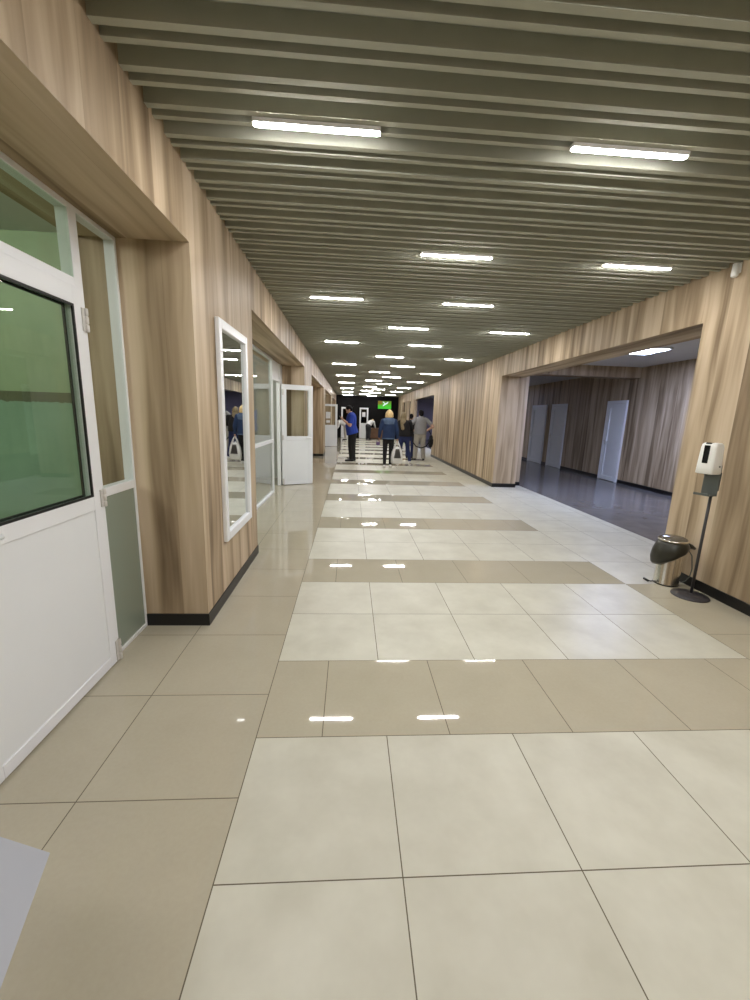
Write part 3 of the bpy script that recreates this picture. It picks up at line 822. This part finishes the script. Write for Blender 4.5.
    top = remeshed(m_, tp['name'], M[tp['mat']], root, .011, 4)
    if tp.get('yoke'):
        m_ = MB(); m_.capsule(j['sh_l'] + V((.03, 0, .002)), .0715*g, j['sh_r'] + V((-.03, 0, .002)), .0715*g)
        m_.capsule(lerp(j['chest'], j['neck'], .60), .142*g*k*.98, lerp(j['chest'], j['neck'], .28), .1415*g*k*1.012, sq=(fwd, .775), flat1=True)
        remeshed(m_, 'yoke', M[tp['yoke']], top, .011, 3)
        m_ = MB(); m_.capsule(hem + ax*.035*s, tp.get('hem_r', .158)*g*k*1.035, hem, tp.get('hem_r', .158)*g*k*1.035, sq=(fwd, .81), flat0=True, flat1=True)
        remeshed(m_, 'waistband', M[tp['yoke']], top, .011, 2)
    # hair
    hr = wear['hair']; m_ = MB(); st_ = hr['style']
    m_.ell(hp(0, -.020, .040), (.086*s, .098*s, .106*s), HR)
    if st_ == 'short':
        m_.ell(hp(0, -.045, .0), (.083*s, .075*s, .085*s), HR)
    elif st_ == 'bob':
        m_.ell(hp(0, -.035, .0), (.122*s, .106*s, .122*s), HR); m_.ell(hp(0, -.05, -.06), (.130*s, .085*s, .066*s), HR)
        m_.ell(hp(-.09, .0, -.055), (.032*s, .055*s, .062*s), HR); m_.ell(hp(.09, .0, -.055), (.032*s, .055*s, .062*s), HR)
    elif st_ == 'long':
        m_.ell(hp(0, -.04, .0), (.095*s, .085*s, .10*s), HR)
        m_.capsule(hp(0, -.05, .0), .100*s, hp(.0, -.095, -.20), .108*s, sq=(fwd, .5)); m_.capsule(hp(0, -.095, -.2), .108*s, hp(0, -.13, -.40), .075*s, sq=(fwd, .42))
    elif st_ == 'hanging':
        m_.capsule(hp(0, -.02, .08), .085*s, hp(0, .05, .08) - V((0, 0, .22*s)), .06*s)
    # keep the face clear
    hair = remeshed(m_, 'hair', M[hr['mat']], root, .009, 3)
    return root

# man in blue, looking down at a phone, seen from his left side... he faces the left wall
man = person('man in a blue polo shirt and black trousers looking down at his phone', (.08, 13.5, 0), PI/2, 1.80,
    dict(chest=(0, .03, 1.27), waist=(0, .05, 1.08), neck=(0, .05, 1.46), head=(0, .115, 1.60), look=(0, .80, -.60), crown=(0, .6, .8), sh_l=(-.19, .03, 1.41), sh_r=(.19, .03, 1.41),
         el_l=(-.235, .08, 1.13), el_r=(.235, .08, 1.13), wr_l=(-.07, .29, 1.29), wr_r=(.09, .30, 1.29), knee_l=(-.10, .03, .49), knee_r=(.10, -.01, .49), ank_l=(-.10, .02, .085), ank_r=(.11, -.05, .085), toe_l=(-.12, .19, .03), toe_r=(.13, .12, .03)),
    dict(shoes='shoe_black', trousers=dict(mat='blackcloth', loose=1.45, end=.9, cuff=.045), top=dict(name='polo_shirt', mat='blue', hem=.09, sleeve=.8, loose=1.22, sl=1.15, hem_r=.165), hair=dict(style='short', mat='hair_black')),
    palms=((.6, .4, .6), (-.6, .4, .6)), curl=.8, girth=1.22, eyes=True)
ph = empty('phone', (-.325, 13.49, 1.405), PI/2, 'black phone held up in both hands by the man in blue', 'phone'); ph.rotation_euler = (math.radians(-38), 0, PI/2)
f = MB(); f.box((-.038, -.005, -.075), (.038, .004, .075)); f.build('casing', M['phone'], ph, .003)
f = MB(); f.box((-.035, -.0062, -.07), (.035, -.0048, .07)); f.build('screen', M['tvblack'], ph)

# woman with blond bob walking away
person('woman with a blond bob in a denim jacket and black trousers walking away', (1.12, 11.95, 0), -.05, 1.66,
    dict(knee_l=(-.095, .0, .49), ank_l=(-.10, -.12, .095), toe_l=(-.115, .05, .03), knee_r=(.095, .10, .50), ank_r=(.09, .12, .085), toe_r=(.10, .28, .03),
         el_l=(-.265, -.04, 1.14), wr_l=(-.285, .05, .90), el_r=(.26, -.03, 1.13), wr_r=(.275, .03, .88), head=(0, .02, 1.62)),
    dict(shoes='shoe_white', trousers=dict(mat='blackcloth', loose=1.12, end=.9, cuff=.043), top=dict(name='denim_jacket', mat='denim', hem=.07, loose=1.24, yoke='denim_light', collar=.02), hair=dict(style='bob', mat='hair_blond')),
    palms=((1, 0, 0), (-1, 0, 0)), curl=.9, girth=1.04)
# her white carrier bag
def carrier_bag(loc, rz):
    r = empty('carrier_bag', loc, rz, 'white plastic carrier bag with a grey print hanging from the blond woman\'s right hand', 'bag')
    m_ = MB(); rings = []
    for z, wx, wy in ((0, .13, .06), (.03, .165, .085), (.18, .175, .095), (.34, .155, .075), (.44, .12, .05), (.48, .09, .035)):
        ring = []
        for q in range(36):
            a = 2*PI*q/36; cr = 1 + .035*math.sin(a*5 + z*20) + .02*math.sin(a*11 + z*9)
            ring.append(m_.bm.verts.new((wx*cr*math.copysign(abs(math.cos(a))**.7, math.cos(a)), wy*cr*math.copysign(abs(math.sin(a))**.7, math.sin(a)), z)))
        rings.append(ring)
    for a, b in zip(rings, rings[1:]):
        for q in range(36): m_.bm.faces.new((a[q], a[(q+1) % 36], b[(q+1) % 36], b[q])).smooth = True
    m_.bm.faces.new(rings[0][::-1]); m_.bm.faces.new(rings[-1])
    m_.build('sack', M['plasticbag'], r)
    for s_ in (-1, 1):
        h = MB(); h.tube([(-.09, s_*.03, .45), (-.06, s_*.022, .55), (-.02, s_*.008, .645), (.0, s_*.004, .66), (.02, s_*.008, .645), (.06, s_*.022, .55), (.09, s_*.03, .45)], [.022, .017, .010, .009, .010, .017, .022], 10); h.build('handle', M['plasticbag'], r)
    p = MB()
    cols = []
    for i in range(9):
        u = -1 + 2*i/8
        col = []
        for q in range(5):
            z = .17 + .26*q/4; wx = .105 - .05*q/4; wy = (.118, .113, .104, .094, .080)[q]
            col.append(p.bm.verts.new((u*wx, -wy*(1 - .12*u*u) - .002, z)))
        cols.append(col)
    for a, b in zip(cols, cols[1:]):
        for q in range(4): p.bm.faces.new((a[q], b[q], b[q+1], a[q+1])).smooth = True
    bmesh.ops.solidify(p.bm, geom=p.bm.faces[:], thickness=.004)
    p.build('printed_patch', M['bagprint'], r)
    return r
carrier_bag((1.385, 11.97, .125), .1)
pu = empty('purse', (.825, 12.0, .69), 0, 'small purple purse in the blond woman\'s left hand', 'purse')
M['purple'] = simple('purple_leather', (92, 70, 110), .5)
f = MB(); f.box((-.055, -.03, -.05), (.055, .03, .05)); f.build('pouch', M['purple'], pu, .015)
f = MB(); f.tube([(-.05, 0, .04), (-.03, 0, .10), (0, 0, .12), (.03, 0, .10), (.05, 0, .04)], .006, 8); f.build('strap', M['purple'], pu)

# woman with long hair in black jacket and jeans
person('woman with long light brown hair in a black jacket and dark blue jeans', (1.76, 13.3, 0), -.12, 1.62,
    dict(knee_l=(-.13, .0, .49), ank_l=(-.20, -.05, .085), toe_l=(-.22, .10, .03), knee_r=(.14, .03, .49), ank_r=(.23, -.02, .085), toe_r=(.25, .13, .03), head=(-.06, .01, 1.615), neck=(-.035, -.01, 1.46), chest=(-.02, 0, 1.28),
         el_r=(.26, .06, 1.16), wr_r=(.15, .25, 1.12), el_l=(-.24, .02, 1.14), wr_l=(-.18, .2, 1.05)),
    dict(shoes='shoe_white', trousers=dict(mat='jeans', loose=1.2, end=.92, cuff=.045), top=dict(name='jacket', mat='blackcloth', hem=.02, loose=1.26), hair=dict(style='long', mat='hair_brown')),
    girth=1.05)
person('person in a black hooded jacket standing beyond the long haired woman', (2.20, 15.0, 0), -.3, 1.60,
    dict(el_r=(.25, .05, 1.15), wr_r=(.17, .25, 1.10), el_l=(-.25, .05, 1.15), wr_l=(-.17, .25, 1.1), head=(0, .05, 1.61), look=(0, .95, -.3)),
    dict(shoes='shoe_black', trousers=dict(mat='jeans', loose=1.2, end=.92), top=dict(name='jacket', mat='blackcloth', hem=.08, loose=1.28, collar=.05), hair=dict(style='short', mat='hair_black')), girth=1.08)
# man with hands on hips
person('man in a grey T-shirt and pale trousers standing with hands on hips', (2.44, 14.3, 0), .05, 1.74,
    dict(el_l=(-.42, -.08, 1.19), wr_l=(-.215, .03, 1.03), el_r=(.42, -.08, 1.19), wr_r=(.215, .03, 1.03), ank_l=(-.15, -.02, .085), toe_l=(-.19, .13, .03), ank_r=(.15, -.02, .085), toe_r=(.19, .13, .03), knee_l=(-.125, .02, .49), knee_r=(.125, .02, .49)),
    dict(shoes='shoe_black', trousers=dict(mat='khaki', loose=1.36, end=.9, cuff=.055), top=dict(name='t_shirt', mat='greycloth', hem=.04, sleeve=.75, sl=1.2, loose=1.3), hair=dict(style='short', mat='hair_black')),
    palms=((1, .2, -.2), (-1, .2, -.2)), curl=.7, girth=1.12)
bg = empty('shoulder_bag', (2.84, 14.35, .45), .1, 'black shoulder bag hanging at the right side of the man in grey', 'bag')
f = MB(); f.capsule((0, 0, .10), .10, (0, 0, .36), .085, sq=(V((1, 0, 0)), .75)); f.box((-.06, -.11, .12), (.06, .11, .30)); remeshed(f, 'bag_body', M['blackcloth'], bg, .012, 3)
f = MB(); f.tube([(0, -.10, .36), (-.08, -.12, .22), (-.22, -.20, .06), (-.40, -.22, .0), (-.58, -.2, .05), (-.68, -.12, .2), (-.69, -.05, .42)], .018, 8); f.build('strap', M['blackcloth'], bg)
f = MB(); f.tube([(0, 0, .42), (-.04, .0, .52), (-.10, -.0, .60), (-.13, .02, .62)], .014, 8); f.build('handle', M['blackcloth'], bg)

# two people bending at the end of the corridor
person('person in a white top and charcoal trousers bending over the brown desk', (1.16, 26.3, 0), -.55, 1.68,
    dict(waist=(0, .10, 1.02), chest=(0, .27, 1.13), neck=(0, .42, 1.22), head=(0, .54, 1.22), look=(0, .75, -.66), crown=(0, .66, .75), sh_l=(-.185, .39, 1.19), sh_r=(.185, .39, 1.19),
         el_l=(-.22, .47, .93), el_r=(.22, .47, .93), wr_l=(-.18, .62, .80), wr_r=(.18, .62, .80)),
    dict(shoes='shoe_black', trousers=dict(mat='darkgreycloth', loose=1.3, end=.93), top=dict(name='shirt', mat='whitecloth', hem=.03, loose=1.18), hair=dict(style='short', mat='hair_blond')), girth=1.1)
person('person in a white jacket and pale trousers bending down behind the man in blue', (-.28, 25.2, 0), PI/2, 1.70,
    dict(waist=(0, .11, 1.03), chest=(0, .28, 1.10), neck=(0, .43, 1.10), head=(0, .53, 1.02), look=(0, .35, -.94), crown=(0, .94, .35), sh_l=(-.185, .40, 1.09), sh_r=(.185, .40, 1.09),
         el_l=(-.22, .44, .82), el_r=(.22, .44, .82), wr_l=(-.18, .58, .66), wr_r=(.18, .58, .66)),
    dict(shoes='shoe_black', trousers=dict(mat='khaki', loose=1.3, end=.93), top=dict(name='jacket', mat='whitecloth', hem=.05, loose=1.22), hair=dict(style='hanging', mat='hair_black')), girth=1.08)

# ------------------------------------------------------------------ camera
f_px, pitch, yaw, roll, hcam = 409.0593, .2006036, .0658261, .0331341, 1.45514
cy_, sy_, cp_, sp_ = math.cos(yaw), math.sin(yaw), math.cos(pitch), math.sin(pitch)
fw = Vector((sy_*cp_, cy_*cp_, -sp_)); rt = Vector((cy_, -sy_, 0)); up = rt.cross(fw)
cr_, sr_ = math.cos(roll), math.sin(roll)
R_ = cr_*rt + sr_*up; U_ = -sr_*rt + cr_*up
cd = bpy.data.cameras.new('camera'); cam = bpy.data.objects.new('camera', cd); COL.objects.link(cam)
cam.matrix_world = Matrix(((R_.x, U_.x, -fw.x, 0), (R_.y, U_.y, -fw.y, 0), (R_.z, U_.z, -fw.z, hcam), (0, 0, 0, 1)))
cd.sensor_fit = 'VERTICAL'; cd.sensor_height = 36.0; cd.lens = f_px/1000*36.0; cd.clip_start = .02; cd.clip_end = 100
SC.camera = cam

# ------------------------------------------------------------------ world and view
w = bpy.data.worlds.new('world'); SC.world = w; w.use_nodes = True
w.node_tree.nodes['Background'].inputs[0].default_value = (.5, .55, .6, 1); w.node_tree.nodes['Background'].inputs[1].default_value = .02
vs_ = SC.view_settings
SC.display_settings.display_device = 'sRGB'
vs_.view_transform = 'Standard'; vs_.look = 'None'; vs_.gamma = 1.0; vs_.use_curve_mapping = False; vs_.exposure = 0.25
SC.cycles.use_denoising = True
SC.cycles.max_bounces = 10; SC.cycles.diffuse_bounces = 5; SC.cycles.glossy_bounces = 5; SC.cycles.transparent_max_bounces = 12
SC.cycles.sample_clamp_indirect = 6.0
